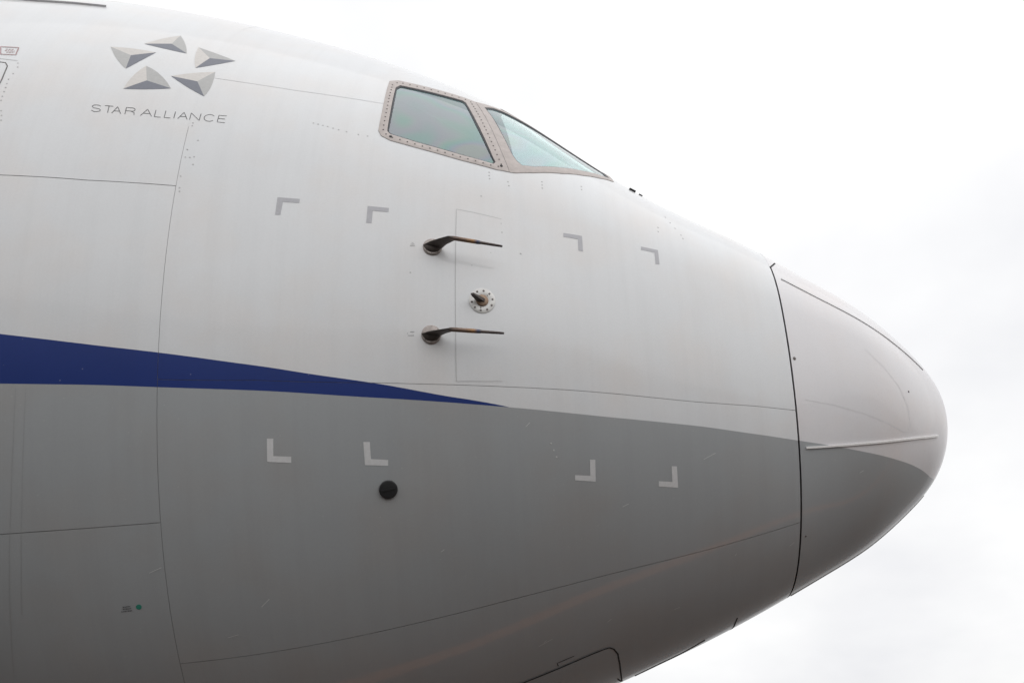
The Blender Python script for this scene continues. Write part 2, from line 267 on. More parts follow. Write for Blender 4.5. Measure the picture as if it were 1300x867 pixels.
def heat_tint():
    mt, n, l, b = new_mat('heat_tinted_tube')
    a = n.new('ShaderNodeAttribute'); a.attribute_name = 'along'
    r = n.new('ShaderNodeValToRGB'); e = r.color_ramp.elements
    e[0].position = 0.0; e[0].color = (0.13, 0.095, 0.08, 1)
    e[1].position = 1.0; e[1].color = (0.06, 0.05, 0.05, 1)
    for p, c in ((0.30, (0.20, 0.135, 0.10, 1)), (0.45, (0.30, 0.17, 0.08, 1)), (0.53, (0.06, 0.075, 0.13, 1)), (0.60, (0.11, 0.09, 0.08, 1))):
        x = e.new(p); x.color = c
    l.new(a.outputs['Fac'], r.inputs[0]); l.new(r.outputs[0], b.inputs['Base Color'])
    b.inputs['Metallic'].default_value = 0.5; b.inputs['Roughness'].default_value = 0.42
    return mt
M['tube'] = heat_tint()

def glass():
    mt, n, l, b = new_mat('coated_window_glass')
    b.inputs['Base Color'].default_value = (0.095, 0.175, 0.18, 1)
    b.inputs['Roughness'].default_value = 0.04
    b.inputs['IOR'].default_value = 2.1
    tx = n.new('ShaderNodeTexCoord'); nz = n.new('ShaderNodeTexNoise'); nz.inputs['Scale'].default_value = 2.4; nz.inputs['Detail'].default_value = 1
    l.new(tx.outputs['Object'], nz.inputs['Vector'])
    mr = n.new('ShaderNodeMapRange'); mr.inputs[1].default_value = 0.3; mr.inputs[2].default_value = 0.7
    mr.inputs[3].default_value = 330; mr.inputs[4].default_value = 620
    l.new(nz.outputs['Fac'], mr.inputs[0]); l.new(mr.outputs[0], b.inputs['Thin Film Thickness'])
    b.inputs['Thin Film IOR'].default_value = 2.0
    tr = n.new('ShaderNodeBsdfTransparent'); tr.inputs[0].default_value = (0.42, 0.485, 0.475, 1)
    mx = n.new('ShaderNodeAddShader')
    out = n['Material Output']
    l.new(tr.outputs[0], mx.inputs[0]); l.new(b.outputs[0], mx.inputs[1]); l.new(mx.outputs[0], out.inputs['Surface'])
    return mt
M['glass'] = glass()

def apron_mat():
    mt, n, l, b = new_mat('apron_concrete')
    tx = n.new('ShaderNodeTexCoord')
    nz = n.new('ShaderNodeTexNoise'); nz.inputs['Scale'].default_value = 0.35; nz.inputs['Detail'].default_value = 8
    l.new(tx.outputs['Object'], nz.inputs['Vector'])
    r = n.new('ShaderNodeValToRGB'); r.color_ramp.elements[0].color = (0.020, 0.013, 0.009, 1); r.color_ramp.elements[1].color = (0.034, 0.025, 0.018, 1)
    l.new(nz.outputs['Fac'], r.inputs[0]); l.new(r.outputs[0], b.inputs['Base Color']); b.inputs['Roughness'].default_value = 0.4
    return mt
M['apron'] = apron_mat()

# ---------------------------------------------------------------- object helpers
C = scene.collection
def link(name, mesh, mat, parent):
    o = bpy.data.objects.new(name, mesh); C.objects.link(o)
    for mt in (mat if isinstance(mat, (list, tuple)) else [mat]):
        mesh.materials.append(M[mt])
    if parent is not None: o.parent = parent
    return o
def make(name, verts, faces, mat, parent, smooth=True, normals=None, attrs=None, mats=None):
    me = bpy.data.meshes.new(name)
    me.from_pydata([tuple(v) for v in verts], [], faces)
    for k, v in (attrs or {}).items():
        a = me.attributes.new(k, 'FLOAT', 'POINT'); a.data.foreach_set('value', np.asarray(v, np.float32))
    if mats is not None:
        me.polygons.foreach_set('material_index', np.asarray(mats, np.int32))
    me.polygons.foreach_set('use_smooth', np.full(len(faces), smooth, bool))
    me.update()
    if normals is not None:
        me.normals_split_custom_set_from_vertices([tuple(v) for v in normals])
    return link(name, me, mat, parent)

def curve_of(pts, before=None, after=None):
    """angle as a function of station, from listed places"""
    a = sorted(pts); xs = np.array([p[0] for p in a]); ys = np.array([p[1] for p in a])
    return lambda s: np.interp(s, xs, ys)
def smooth_curve(pts):
    """the same with a shape-preserving cubic"""
    a = sorted(pts); x = np.array([p[0] for p in a]); y = np.array([p[1] for p in a])
    h = np.diff(x); d = np.diff(y) / h; m_ = np.zeros(len(x)); m_[0], m_[-1] = d[0], d[-1]
    for i in range(1, len(x) - 1):
        if d[i-1] * d[i] > 0:
            w1, w2 = 2 * h[i] + h[i-1], h[i] + 2 * h[i-1]; m_[i] = (w1 + w2) / (w1 / d[i-1] + w2 / d[i])
    def f(s):
        s = np.clip(s, x[0], x[-1]); j = np.clip(np.searchsorted(x, s) - 1, 0, len(x) - 2); t = (s - x[j]) / h[j]
        return ((1 + 2*t) * (1-t)**2) * y[j] + t * (1-t)**2 * h[j] * m_[j] + t*t * (3 - 2*t) * y[j+1] + t*t * (t-1) * h[j] * m_[j+1]
    return f
PI = math.pi
grey_line = smooth_curve(PLACE['grey_edge'] + [(0.165, -1.75), (0.0, -1.75), (7.0, PLACE['grey_edge'][0][1] - 0.02), (15.0, PLACE['grey_edge'][0][1] - 0.03)])
b0 = PLACE['blue_edge'][0]
blue_line = smooth_curve(PLACE['blue_edge'] + [(8.0, b0[1] + 0.03), (15.0, b0[1] + 0.2), (2.6, -0.60), (1.2, -1.0), (0.0, -2.0)])
def paint_attrs(s, th):
    tf = np.arcsin(np.clip(np.sin(th), -1, 1))
    return dict(grey_edge=grey_line(s) - tf, blue_edge=blue_line(s) - tf, station=s, girth=tf * girth_scale(s, th))

def inside(poly, s, t):
    """even-odd test, vectorised"""
    r = np.zeros(np.shape(s), bool); n = len(poly)
    for i in range(n):
        x0, y0 = poly[i]; x1, y1 = poly[(i + 1) % n]
        c = (y0 > t) != (y1 > t)
        r ^= c & (s < (x1 - x0) * (t - y0) / ((y1 - y0) if y1 != y0 else 1e-9) + x0)
    return r

def panel(name, s_vals, lo, hi, nt, mat, parent, gap=(0.004, 0.004, 0.004, 0.004), holes=(), off=0.0, depth=0.007):
    """one skin panel: a lofted grid between two stations and two girth lines, with edges turned in; gap = fore, aft, low, high"""
    s_vals = np.array(s_vals, float); s_vals[0] += gap[0] / 2; s_vals[-1] -= gap[1] / 2
    s = np.repeat(s_vals, nt); u = np.tile(np.linspace(0, 1, nt), len(s_vals))
    l_, h_ = lo(s), hi(s)
    l_ = l_ + gap[2] / 2 / girth_scale(s, l_); h_ = h_ - gap[3] / 2 / girth_scale(s, h_)
    th = l_ + (h_ - l_) * u
    P = skin(s, th, off); N = normal(s, th); at = paint_attrs(s, th)
    ns = len(s_vals); idx = np.arange(ns * nt).reshape(ns, nt)
    f = np.stack([idx[:-1, :-1], idx[:-1, 1:], idx[1:, 1:], idx[1:, :-1]], -1).reshape(-1, 4)
    # outward winding
    a, b_, c = P[f[0, 0]], P[f[0, 1]], P[f[0, 2]]
    if np.dot(np.cross(b_ - a, c - a), N[f[0, 0]]) < 0: f = f[:, ::-1]
    if holes:
        ms, mt_ = s[f].mean(1), th[f].mean(1)
        keep = np.ones(len(f), bool)
        for h in holes: keep &= ~inside(h, ms, mt_)
        f = f[keep]
    faces = f.tolist()
    rim = np.concatenate([idx[0, :], idx[1:, -1], idx[-1, -2::-1], idx[-2:0:-1, 0]])
    nv = len(P); k = len(rim)
    V = np.concatenate([P, P[rim], P[rim] - depth * N[rim]])
    cen = P.mean(0); out = P[rim] - cen; out -= (out * N[rim]).sum(1, keepdims=True) * N[rim]
    out /= np.linalg.norm(out, axis=1, keepdims=True) + 1e-9
    NN = np.concatenate([N, out, out])
    cut = np.zeros(k, bool)
    for h in holes: cut |= inside(h, s[rim], th[rim])
    for i in range(k):
        j = (i + 1) % k
        if cut[i] or cut[j]: continue
        faces.append([nv + i, nv + j, nv + k + j, nv + k + i])
    at2 = {kk: np.concatenate([v, v[rim], v[rim]]) for kk, v in at.items()}
    return make(name, V, faces, mat, parent, True, NN, at2)

def dense(path, step=0.03, closed=False):
    out = []; n = len(path)
    for i in range(n if closed else n - 1):
        a, b_ = np.array(path[i]), np.array(path[(i + 1) % n])
        d = np.linalg.norm(surf(*a) - surf(*b_)); k = max(1, int(math.ceil(d / step)))
        for j in range(k): out.append(tuple(a + (b_ - a) * j / k))
    if not closed: out.append(tuple(path[-1]))
    return out
def mirror(path):
    return [(s, PI - t) for s, t in path]

def ribbon(name, path, width, off, mat, parent, closed=False, depth=0.0, step=0.03, taper=False):
    """strip of given width lying on the skin along a path; depth > 0 gives it side walls down into the skin"""
    p = np.array(dense(path, step, closed)); n = len(p)
    s, t = p[:, 0], p[:, 1]; gs, ss = girth_scale(s, t), station_scale(s, t)
    x, y = s * 1.0, t * 1.0
    if closed: d = np.roll(p, -1, 0) - np.roll(p, 1, 0)
    else: d = np.gradient(p, axis=0)
    dx_, dy_ = d[:, 0] * ss, d[:, 1] * gs; L = np.hypot(dx_, dy_) + 1e-12
    w = np.full(n, width / 2)
    if taper: w = w * np.linspace(1, 0.35, n)
    nx, ny = -dy_ / L * w / ss, dx_ / L * w / gs
    A = skin(s + nx, t + ny, off); B = skin(s - nx, t - ny, off)
    V = [A, B]; NA = normal(s, t)
    if depth:
        V += [A - depth * NA, B - depth * NA]
    V = np.concatenate(V); faces = []
    for i in range(n if closed else n - 1):
        j = (i + 1) % n
        faces.append([i, j, n + j, n + i])
        if depth:
            faces.append([2*n + i, 2*n + j, j, i]); faces.append([n + i, n + j, 3*n + j, 3*n + i])
    if depth and not closed:
        faces.append([0, n, 3*n, 2*n]); faces.append([n-1, 3*n-1, 4*n-1, 2*n-1][::-1])
    return make(name, V, faces, mat, parent, False)

def decal(name, polys, off, mat, parent, cell=0.04):
    """flat painted shapes that follow the skin; polys = [(material index, outline)]"""
    V, Fc, Mi = [], [], []
    for mi, poly in polys:
        c = np.mean(np.array(poly), 0); gs = float(girth_scale(c[0], c[1])); ss = float(station_scale(c[0], c[1]))
        bm = bmesh.new()
        vs_ = [bm.verts.new((a * ss, b_ * gs, 0)) for a, b_ in poly]
        bm.faces.new(vs_); bmesh.ops.triangulate(bm, faces=bm.faces[:])
        for _ in range(5):
            e = [x for x in bm.edges if x.calc_length() > cell]
            if not e: break
            bmesh.ops.subdivide_edges(bm, edges=e, cuts=1); bmesh.ops.triangulate(bm, faces=bm.faces[:])
        bm.verts.index_update(); base = len(V)
        q = np.array([(v.co.x / ss, v.co.y / gs) for v in bm.verts])
        V += list(skin(q[:, 0], q[:, 1], off))
        for f in bm.faces: Fc.append([base + v.index for v in f.verts]); Mi.append(mi)
        bm.free()
    V = np.array(V); N0 = normal(*polys[0][1][0])
    fixed = []
    for f in Fc:
        a, b_, c = V[f[0]], V[f[1]], V[f[2]]
        fixed.append(f if np.dot(np.cross(b_ - a, c - a), N0) > 0 else f[::-1])
    return make(name, V, fixed, mat, parent, True, None, None, Mi)

def frame_at(s, th):
    P = surf(s, th); ts, tt = tangents(s, th); ts = ts / np.linalg.norm(ts); n = normal(s, th)
    return P, ts, n, np.cross(ts, n) * (1 if np.cross(ts, n)[2] > 0 else -1)

def lathe(rings, frame, seg=32, center=(0, 0)):
    """rings = [(radius, height)] about the skin normal at a place"""
    P, t, n, b_ = frame; V, Fc = [], []
    for r, h in rings:
        for k in range(seg):
            a = 2 * PI * k / seg
            V.append(P + t * (center[0] + r * math.cos(a)) + b_ * (center[1] + r * math.sin(a)) + n * h)
    for i in range(len(rings) - 1):
        for k in range(seg):
            j = (k + 1) % seg
            Fc.append([i*seg + k, i*seg + j, (i+1)*seg + j, (i+1)*seg + k])
    Fc.append([(len(rings)-1)*seg + k for k in range(seg)])
    return V, Fc
def recalc(o):
    bm = bmesh.new(); bm.from_mesh(o.data); bmesh.ops.recalc_face_normals(bm, faces=bm.faces[:]); bm.to_mesh(o.data); bm.free(); return o
def auto_smooth(o, ang=35):
    bm = bmesh.new(); bm.from_mesh(o.data); bmesh.ops.recalc_face_normals(bm, faces=bm.faces[:])
    for e in bm.edges:
        if len(e.link_faces) == 2 and e.calc_face_angle(0) > math.radians(ang): e.smooth = False
    for f in bm.faces: f.smooth = True
    bm.to_mesh(o.data); bm.free(); return o

# ---------------------------------------------------------------- apron below the aircraft
ap = make('apron', [(-600, -600, 0), (600, -600, 0), (600, 600, 0), (-600, 600, 0)], [[0, 1, 2, 3]], 'apron', None, False)
ap['kind'] = 'structure'
ln = make('lead_in_line', [(-80, -0.16, 0.004), (60, -0.16, 0.004), (60, 0.16, 0.004), (-80, 0.16, 0.004)], [[0, 1, 2, 3]], 'line_yellow', None, False)
ln['kind'] = 'structure'

# ---------------------------------------------------------------- the aircraft
plane = bpy.data.objects.new('airliner', None); C.objects.link(plane)
plane['label'] = 'white and grey airliner nose with dark blue stripe seen from below'
plane['category'] = 'airplane'

# window outlines
sil = curve_of(PLACE['sil_upper'])
wa_out, wa_in = PLACE['win_aft_out'], PLACE['win_aft_in']
top_s = [2.37, 2.46, 2.60, 2.74, 2.84, 2.93, 3.03, 3.10]
top_d = [0.05, 0.04, 0.03, 0.01, -0.025, -0.06, -0.10, -0.145]
wf_in = PLACE['win_fwd_in'] + [(s, float(sil(s)) + d) for s, d in zip(top_s, top_d)]
wf_out = PLACE['win_fwd_out'] + [(s + (-0.045 if k == 0 else 0.0), float(sil(s)) + d + 0.06 - 0.03 * k / 7) for k, (s, d) in enumerate(zip(top_s, top_d))]
ws_in = [(s, float(sil(s)) + d + 0.10) for s, d in zip(top_s[:7], top_d[:7])] + [(3.10, 1.0), (3.04, 1.46), (2.75, 1.50), (2.42, 1.50), (2.33, 1.44)]
ws_c = np.mean(np.array(ws_in), 0)
ws_out = [tuple(np.array(p) + (np.array(p) - ws_c) / np.linalg.norm((np.array(p) - ws_c)) * np.array([0.03, 0.03])) for p in ws_in]
def shrink(a, b_, k):
    return [tuple(np.array(x) + (np.array(y) - np.array(x)) * k) for x, y in zip(a, b_)]
holes = [shrink(wa_in, wa_out, 0.45), shrink(wf_in, wf_out, 0.45), shrink(ws_in, ws_out, 0.5)]
holes += [mirror(h) for h in holes]

# skin panels
line_u = curve_of(PLACE['line_upper'] + [(ST_AFT, PLACE['line_upper'][0][1] - 0.003), (3.4, 0.36), (3.2, 0.385), (3.0, 0.40), (2.8, 0.43), (2.5, 0.60), (2.37, 0.72), (2.30, 0.80), (2.2, 0.88), (1.2, 0.95)])
line_m = curve_of(PLACE['line_mid'])
line_l = curve_of(PLACE['line_low'])
line_au = curve_of(PLACE['line_aft_upper'] + [(9.0, -0.16)])
line_al = curve_of(PLACE['line_aft_low'] + [(9.0, -0.80)])
const = lambda v: (lambda s: np.full(np.shape(s), v))
sB = np.linspace(ST_RADOME, ST_AFT, 190)
sC = np.concatenate([np.linspace(ST_AFT, 7.0, 90), np.linspace(7.2, ST_END, 40)])
RG, SG = 0.012, 0.0019
neg = lambda f: (lambda s: PI - f(s))
low = lambda f: (lambda s: -PI - f(s))
def both(name, sv, lo, hi, nt, gap):
    panel(name, sv, lo, hi, nt, 'skin', plane, gap, holes)
    panel(name, sv, neg(hi), neg(lo), nt, 'skin', plane, (gap[0], gap[1], gap[3], gap[2]), holes)
panel('skin_panel', sB, line_u, neg(line_u), 170, 'skin', plane, (RG, SG, 0.003, 0.003), holes)
both('skin_panel', sB, line_m, line_u, 90, (RG, SG, 0.0026, 0.003))
both('skin_panel', sB, line_l, line_m, 70, (RG, SG, 0.0026, 0.0026))
panel('skin_panel', sB, low(line_l), line_l, 130, 'skin', plane, (RG, SG, 0.0026, 0.0026))
panel('skin_panel', sC, line_au, neg(line_au), 160, 'skin', plane, (SG, 0, 0.004, 0.004))
both('skin_panel', sC, line_al, line_au, 60, (SG, 0, 0.0034, 0.004))
panel('skin_panel', sC, low(line_al), line_al, 110, 'skin', plane, (SG, 0, 0.0034, 0.0034))

# the aft frame joint is filled and painted over along the crown
ribbon('seam_filler', [(ST_AFT, t) for t in np.linspace(0.03, PI - 0.03, 44)], 0.007, 0.0006, 'skin', plane)

# radome: a closed bowl from the bulkhead joint to the tip
def radome():
    ns, nt = 110, 220
    s1 = (np.linspace(0.012, 1, ns) ** 2) * (ST_RADOME - RG / 2)
    s = np.repeat(s1, nt); th = np.tile(np.linspace(0, 2 * PI, nt, endpoint=False), ns)
    P, N = skin(s, th), normal(s, th); idx = np.arange(ns * nt).reshape(ns, nt); nx = np.roll(idx, -1, 1)
    f = np.stack([idx[:-1], nx[:-1], nx[1:], idx[1:]], -1).reshape(-1, 4)
    tip = surf(0.0, 0.0)
    a, b_, c = P[f[5000, 0]], P[f[5000, 1]], P[f[5000, 2]]
    if np.dot(np.cross(b_ - a, c - a), N[f[5000, 0]]) < 0: f = f[:, ::-1]; flip = True
    else: flip = False
    faces = f.tolist(); nv = len(P)
    for k in range(nt):
        t = [nv, int(idx[0, (k + 1) % nt]), int(idx[0, k])]; faces.append(t[::-1] if flip else t)
    rim = idx[-1]; V = np.concatenate([P, tip[None], P[rim], P[rim] - 0.02 * N[rim]])
    back = np.tile(np.array([[-1.0, 0, 0]]), (nt, 1))
    NN = np.concatenate([N, [[1, 0, 0]], back, back])
    for k in range(nt):
        j = (k + 1) % nt; faces.append([nv + 1 + k, nv + 1 + j, nv + 1 + nt + j, nv + 1 + nt + k])
    at = paint_attrs(s, th)
    at = {k: np.concatenate([v, [v[0]], v[rim], v[rim]]) for k, v in at.items()}
    o = make('radome', V, faces, 'radome', plane, True, NN, at)
    return o
rad = radome(); rad['label'] = 'rounded radome cap at the very tip of the nose'

# dark structure behind the joints
def inner():
    s1 = np.concatenate([np.linspace(0.02, 1, 60) ** 2 * 1.2, np.linspace(1.22, 5.2, 200), np.linspace(5.3, ST_END, 40)]); nt = 240
    s = np.repeat(s1, nt); th = np.tile(np.linspace(-PI / 2, 1.5 * PI, nt, endpoint=False), len(s1))
    P = skin(s, th, np.where(s > 1.29, -0.0028, -0.03)); idx = np.arange(len(s1) * nt).reshape(-1, nt); nx = np.roll(idx, -1, 1)
    f = np.stack([idx[:-1], nx[:-1], nx[1:], idx[1:]], -1).reshape(-1, 4)
    ms = s[f].mean(1); tv = th[f]; tv = np.where(tv[:, :1] - tv > 3, tv + 2 * PI, tv); mt_ = tv.mean(1)
    keep = np.ones(len(f), bool)
    for h in holes: keep &= ~inside(h, ms, mt_)
    f = f[keep]; mats = (s[f].min(1) > 1.29).astype(int).tolist()
    faces = f.tolist(); faces.append([int(v) for v in idx[-1]]); mats.append(1)
    return make('inner_structure', P, faces, ['void', 'joint'], plane, mats=mats)
inner()

# ---------------------------------------------------------------- cockpit windows
def window(out_, in_, label, bolts, port=False):
    if port: out_, in_ = mirror(out_), mirror(in_)
    def pair_dense(a, b_, step=0.02):
        A_, B_ = [], []; n = len(a)
        for i in range(n):
            p0, p1, q0, q1 = (np.array(v) for v in (a[i], a[(i+1) % n], b_[i], b_[(i+1) % n]))
            k = max(1, int(np.linalg.norm(surf(*p0) - surf(*p1)) / step))
            for j in range(k): A_.append(p0 + (p1 - p0) * j / k); B_.append(q0 + (q1 - q0) * j / k)
        return np.array(A_), np.array(B_)
    A_, B_ = pair_dense(out_, in_); n = len(A_)
    rings = [(A_, -0.003), (A_, 0.0035), (A_ * 0.9 + B_ * 0.1, 0.005), (A_ * 0.5 + B_ * 0.5, 0.0045), (A_ * 0.05 + B_ * 0.95, 0.004), (B_, 0.003), (B_, -0.016)]
    V = np.concatenate([skin(r[:, 0], r[:, 1], h) for r, h in rings]); Fc = []
    for i in range(len(rings) - 1):
        for k in range(n):
            j = (k + 1) % n; Fc.append([i*n + k, i*n + j, (i+1)*n + j, (i+1)*n + k])
    o = auto_smooth(make('cockpit_window', V, Fc, 'frame', plane), 40); o['label'] = label
    c = B_.mean(0)
    K = 14; V = []; Fc = []
    for i in range(K): V.append(skin(c[0] + (B_[:, 0] - c[0]) * (1 - i / K), c[1] + (B_[:, 1] - c[1]) * (1 - i / K), -0.007))
    V = np.concatenate(V + [skin(c[0], c[1], -0.007)[None]])
    for i in range(K - 1):
        for k in range(n):
            j = (k + 1) % n; Fc.append([i*n + k, i*n + j, (i+1)*n + j, (i+1)*n + k])
    for k in range(n): Fc.append([(K-1)*n + k, (K-1)*n + (k+1) % n, K*n])
    pn = make('pane', V, Fc, 'glass', o)
    recalc(pn)
    # rubber seal between frame and glass
    S1 = B_ + (c - B_) / np.linalg.norm((c - B_) * np.array([1, 2.0]), axis=1, keepdims=True) * 0.014
    rings = [(B_, -0.004), (B_ * 0.7 + S1 * 0.3, 0.0015), (B_ * 0.3 + S1 * 0.7, -0.001), (S1, -0.0085)]
    V = np.concatenate([skin(r[:, 0], r[:, 1], h) for r, h in rings]); Fc = []
    for i in range(len(rings) - 1):
        for k in range(n):
            j = (k + 1) % n; Fc.append([i*n + k, i*n + j, (i+1)*n + j, (i+1)*n + k])
    recalc(make('seal', V, Fc, 'rubber', o))
    if bolts:
        mid = [tuple(p) for p in (A_ * 0.48 + B_ * 0.52)]
        pts = dense(mid, 0.001, True); V, Fc = [], []; acc = 0.0; last = None; first = True
        for p in pts:
            P = surf(*p)
            if last is not None: acc += np.linalg.norm(P - last)
            last = P
            if acc >= bolts:
                acc = 0.0
                v, f = lathe([(0.0048, 0.002), (0.0048, 0.0068), (0.0035, 0.0074)], frame_at(*p), 8)
                base = len(V); V += v; Fc += [[base + x for x in q] for q in f]
        b_ = auto_smooth(make('bolts', V, Fc, 'bolt', o)); b_['kind'] = 'stuff'
    return o
for port in (False, True):
    window(wa_out, wa_in, 'rear side cockpit window with bolted frame', 0.048, port)
    window(wf_out, wf_in, 'forward side cockpit window tapering along the brow', 0, port)
    window(ws_out, ws_in, 'front windscreen', 0, port)
# corner bolts of the rear window frame
for k in (12, 8):
    p = np.array(wa_out[k]) * 0.42 + np.array(wa_in[k]) * 0.58
    v, f = lathe([(0.009, 0.003), (0.009, 0.0075), (0.006, 0.0085)], frame_at(*p), 12)
    auto_smooth(make('corner_bolt', v, f, 'black', plane))
# wiper stubs in front of the windscreen
for a, b_, h in ((0, 1, 0.014), (1, 2, 0.008)):
    p, q = PLACE['wiper'][a], PLACE['wiper'][b_]
    q = tuple(np.array(p) + (np.array(q) - np.array(p)) * 0.55)
    ribbon('wiper_stub', [(p[0], p[1] + 0.05), (q[0], q[1] + 0.05)], 0.012, h, 'black', plane, depth=h, step=0.01)

# ---------------------------------------------------------------- painted marks
for k, mk in enumerate(PLACE['corner_marks']):
    o = decal('corner_mark', [(0, mk)], 0.0012, 'mark_dark' if k < 4 else 'mark_light', plane)
    if k in (0, 4): o['label'] = 'grey corner mark on the white side' if k == 0 else 'pale corner mark on the grey side'
for facets in PLACE['emblem']:
    decal('emblem_triangle', facets, 0.0012, ['tone0', 'tone1', 'tone2'], plane)

# lettering below the emblem, drawn as thin strokes
def arc(cx_, cy_, rx, ry, a0, a1, n=10):
    return [(cx_ + rx * math.cos(math.radians(a0 + (a1 - a0) * k / n)), cy_ + ry * math.sin(math.radians(a0 + (a1 - a0) * k / n))) for k in range(n + 1)]
GLYPH = {
    'S': [arc(.5, .74, .46, .26, 25, 180, 8) + [(.06, .68), (.2, .55), (.5, .5), (.8, .45), (.96, .32)] + arc(.5, .27, .47, .27, 10, -160, 9)],
    'T': [[(0, 1), (1, 1)], [(.5, 1), (.5, 0)]],
    'A': [[(0, 0), (.5, 1), (1, 0)], [(.2, .36), (.8, .36)]],
    'R': [[(.05, 0), (.05, 1), (.7, 1)] + arc(.7, .76, .26, .24, 80, -90, 7) + [(.05, .52)], [(.62, .5), (.95, .32), (.97, 0)]],
    'L': [[(.05, 1), (.05, 0), (1, 0)]], 'I': [[(.5, 1), (.5, 0)]],
    'N': [[(.05, 0), (.05, 1), (.95, 0), (.95, 1)]],
    'C': [arc(.52, .5, .48, .5, 40, 320, 18)],
    'E': [[(1, 1), (.05, 1), (.05, 0), (1, 0)], [(.05, .52), (.9, .52)]]}
SPANS = [('S', 95, 170), ('T', 195, 262), ('A', 262, 332), ('R', 362, 440), ('A', 490, 578), ('L', 597, 650), ('L', 675, 728), ('I', 746, 762), ('A', 785, 860), ('N', 875, 960), ('C', 985, 1072), ('E', 1095, 1160)]
lo_, hi_ = np.array(PLACE['letter_low']), np.array(PLACE['letter_high'])
def on_text(u, v):
    g = np.linspace(0, 1, len(lo_))
    a = np.array([np.interp(u, g, lo_[:, k]) for k in (0, 1)]); b_ = np.array([np.interp(u, g, hi_[:, k]) for k in (0, 1)])
    return tuple(a + (b_ - a) * v)
def join(objs, name):
    V, Fc = [], []
    for o in objs:
        base = len(V); V += [tuple(v.co) for v in o.data.vertices]; Fc += [[base + i for i in p.vertices] for p in o.data.polygons]
        bpy.data.objects.remove(o)
    return V, Fc
def strokes(name, paths, width, mat, parent, off=0.0012):
    objs = [ribbon('stroke', p, width, off + 0.00015 * i, mat, None, step=0.01) for i, p in enumerate(paths)]
    V, Fc = join(objs, name)
    return make(name, V, Fc, mat, parent, False)
for ch, x0, x1 in SPANS:
    paths = [[on_text((x0 + (x1 - x0) * x - 95) / 1065.0, y) for x, y in st_] for st_ in GLYPH[ch]]
    strokes('letter', paths, 0.0042, 'print', plane)

# small placards: rows of tiny print too small to read
def placard(name, quad, rows, width, mat, frame=None):
    q = np.array(quad)                                   # BL TL TR BR
    def at_(u, v): return tuple((q[0] * (1 - u) + q[3] * u) * (1 - v) + (q[1] * (1 - u) + q[2] * u) * v)
    paths = []
    for v, a, b_ in rows:
        u = a
        while u < b_ - 0.02:
            e = min(b_, u + random.uniform(0.06, 0.16)); paths.append([at_(u, v), at_(e, v)]); u = e + 0.05
    if frame: paths.append([at_(0, 0), at_(0, 1), at_(1, 1), at_(1, 0), at_(0, 0)])
    return strokes(name, paths, width, mat, plane)
placard('placard', PLACE['note_low'], [(0.15, 0, 1), (0.5, 0.1, 0.85), (0.85, 0.05, 0.75)], 0.006, 'print')
placard('placard', PLACE['note_probe_upper'], [(0.1, 0, 1), (0.5, 0.1, 0.9), (0.9, 0.35, 0.7)], 0.0028, 'print')
placard('placard', PLACE['note_probe_lower'], [(0.15, 0.1, 1), (0.8, 0.45, 1.0), (0.5, 0.0, 0.15)], 0.0035, 'print')
sg = PLACE['sign']
placard('placard', [sg[3], sg[0], sg[1], sg[2]], [(0.72, 0.3, 0.75), (0.5, 0.25, 0.85), (0.3, 0.35, 0.85)], 0.006, 'print_red', True)
v, f = lathe([(0.0145, 0.0005), (0.0145, 0.0016)], frame_at(*PLACE['green_dot']), 20)
recalc(make('green_dot', v, f, 'print_green', plane, False))

# ---------------------------------------------------------------- door, gear door, access panels, gutter
dc = PLACE['door_corner']
door_poly = [(6.75, dc[1][1] - 0.0), (ST_DOOR + 0.03, dc[1][1]), (ST_DOOR + 0.008, dc[1][1] - 0.012)] + [(ST_DOOR, t) for t in (0.08, 0.0, -0.2, -0.42)] + [(ST_DOOR + 0.03, -0.46), (6.75, -0.46)]
ribbon('door_outline', door_poly, 0.007, 0.0012, 'sealant', plane)
ribbon('door_surround', [(6.75, dc[1][1] + 0.016), (ST_DOOR - 0.03, dc[1][1] + 0.012)], 0.004, 0.0010, 'rivet', plane)
gut = PLACE['gutter']; gs_ = [(6.9, gut[0][1] - 0.03)] + gut
ribbon('rain_gutter', gs_, 0.014, 0.014, 'grey_strip', plane, depth=0.015)

gd = PLACE['door_gear']
gd_poly = [(3.6, -1.27)] + gd + [(2.46, -1.6), (2.46, -1.75), (3.6, -1.75)]
def raised(name, poly, h, mat_, skirt=0.003):
    """a fitted panel standing a little proud, following the skin"""
    c = np.mean(np.array(poly), 0); ss, gsx = float(station_scale(*c)), float(girth_scale(*c))
    bm = bmesh.new(); vs_ = [bm.verts.new((a * ss, b_ * gsx, 0)) for a, b_ in poly]
    bm.faces.new(vs_); bmesh.ops.triangulate(bm, faces=bm.faces[:])
    for _ in range(6):
        e = [x for x in bm.edges if x.calc_length() > 0.05]
        if not e: break
        bmesh.ops.subdivide_edges(bm, edges=e, cuts=1); bmesh.ops.triangulate(bm, faces=bm.faces[:])
    bm.verts.index_update()
    q = np.array([(v.co.x / ss, v.co.y / gsx) for v in bm.verts])
    V = skin(q[:, 0], q[:, 1], h); N = normal(q[:, 0], q[:, 1]); at = paint_attrs(q[:, 0], q[:, 1]); Fc = []
    for f in bm.faces:
        i = [v.index for v in f.verts]
        if np.dot(np.cross(V[i[1]] - V[i[0]], V[i[2]] - V[i[0]]), N[i[0]]) < 0: i = i[::-1]
        Fc.append(i)
    be = [[v.index for v in e.verts] for e in bm.edges if len(e.link_faces) == 1]
    bm.free()
    nv = len(V); V = np.concatenate([V, V, V - (h + skirt) * N])
    NN = np.concatenate([N, N, N]); at = {k: np.concatenate([v] * 3) for k, v in at.items()}
    for a, b_ in be: Fc.append([nv + a, nv + b_, 2*nv + b_, 2*nv + a])
    return make(name, V, Fc, mat_, plane, True, NN, at)
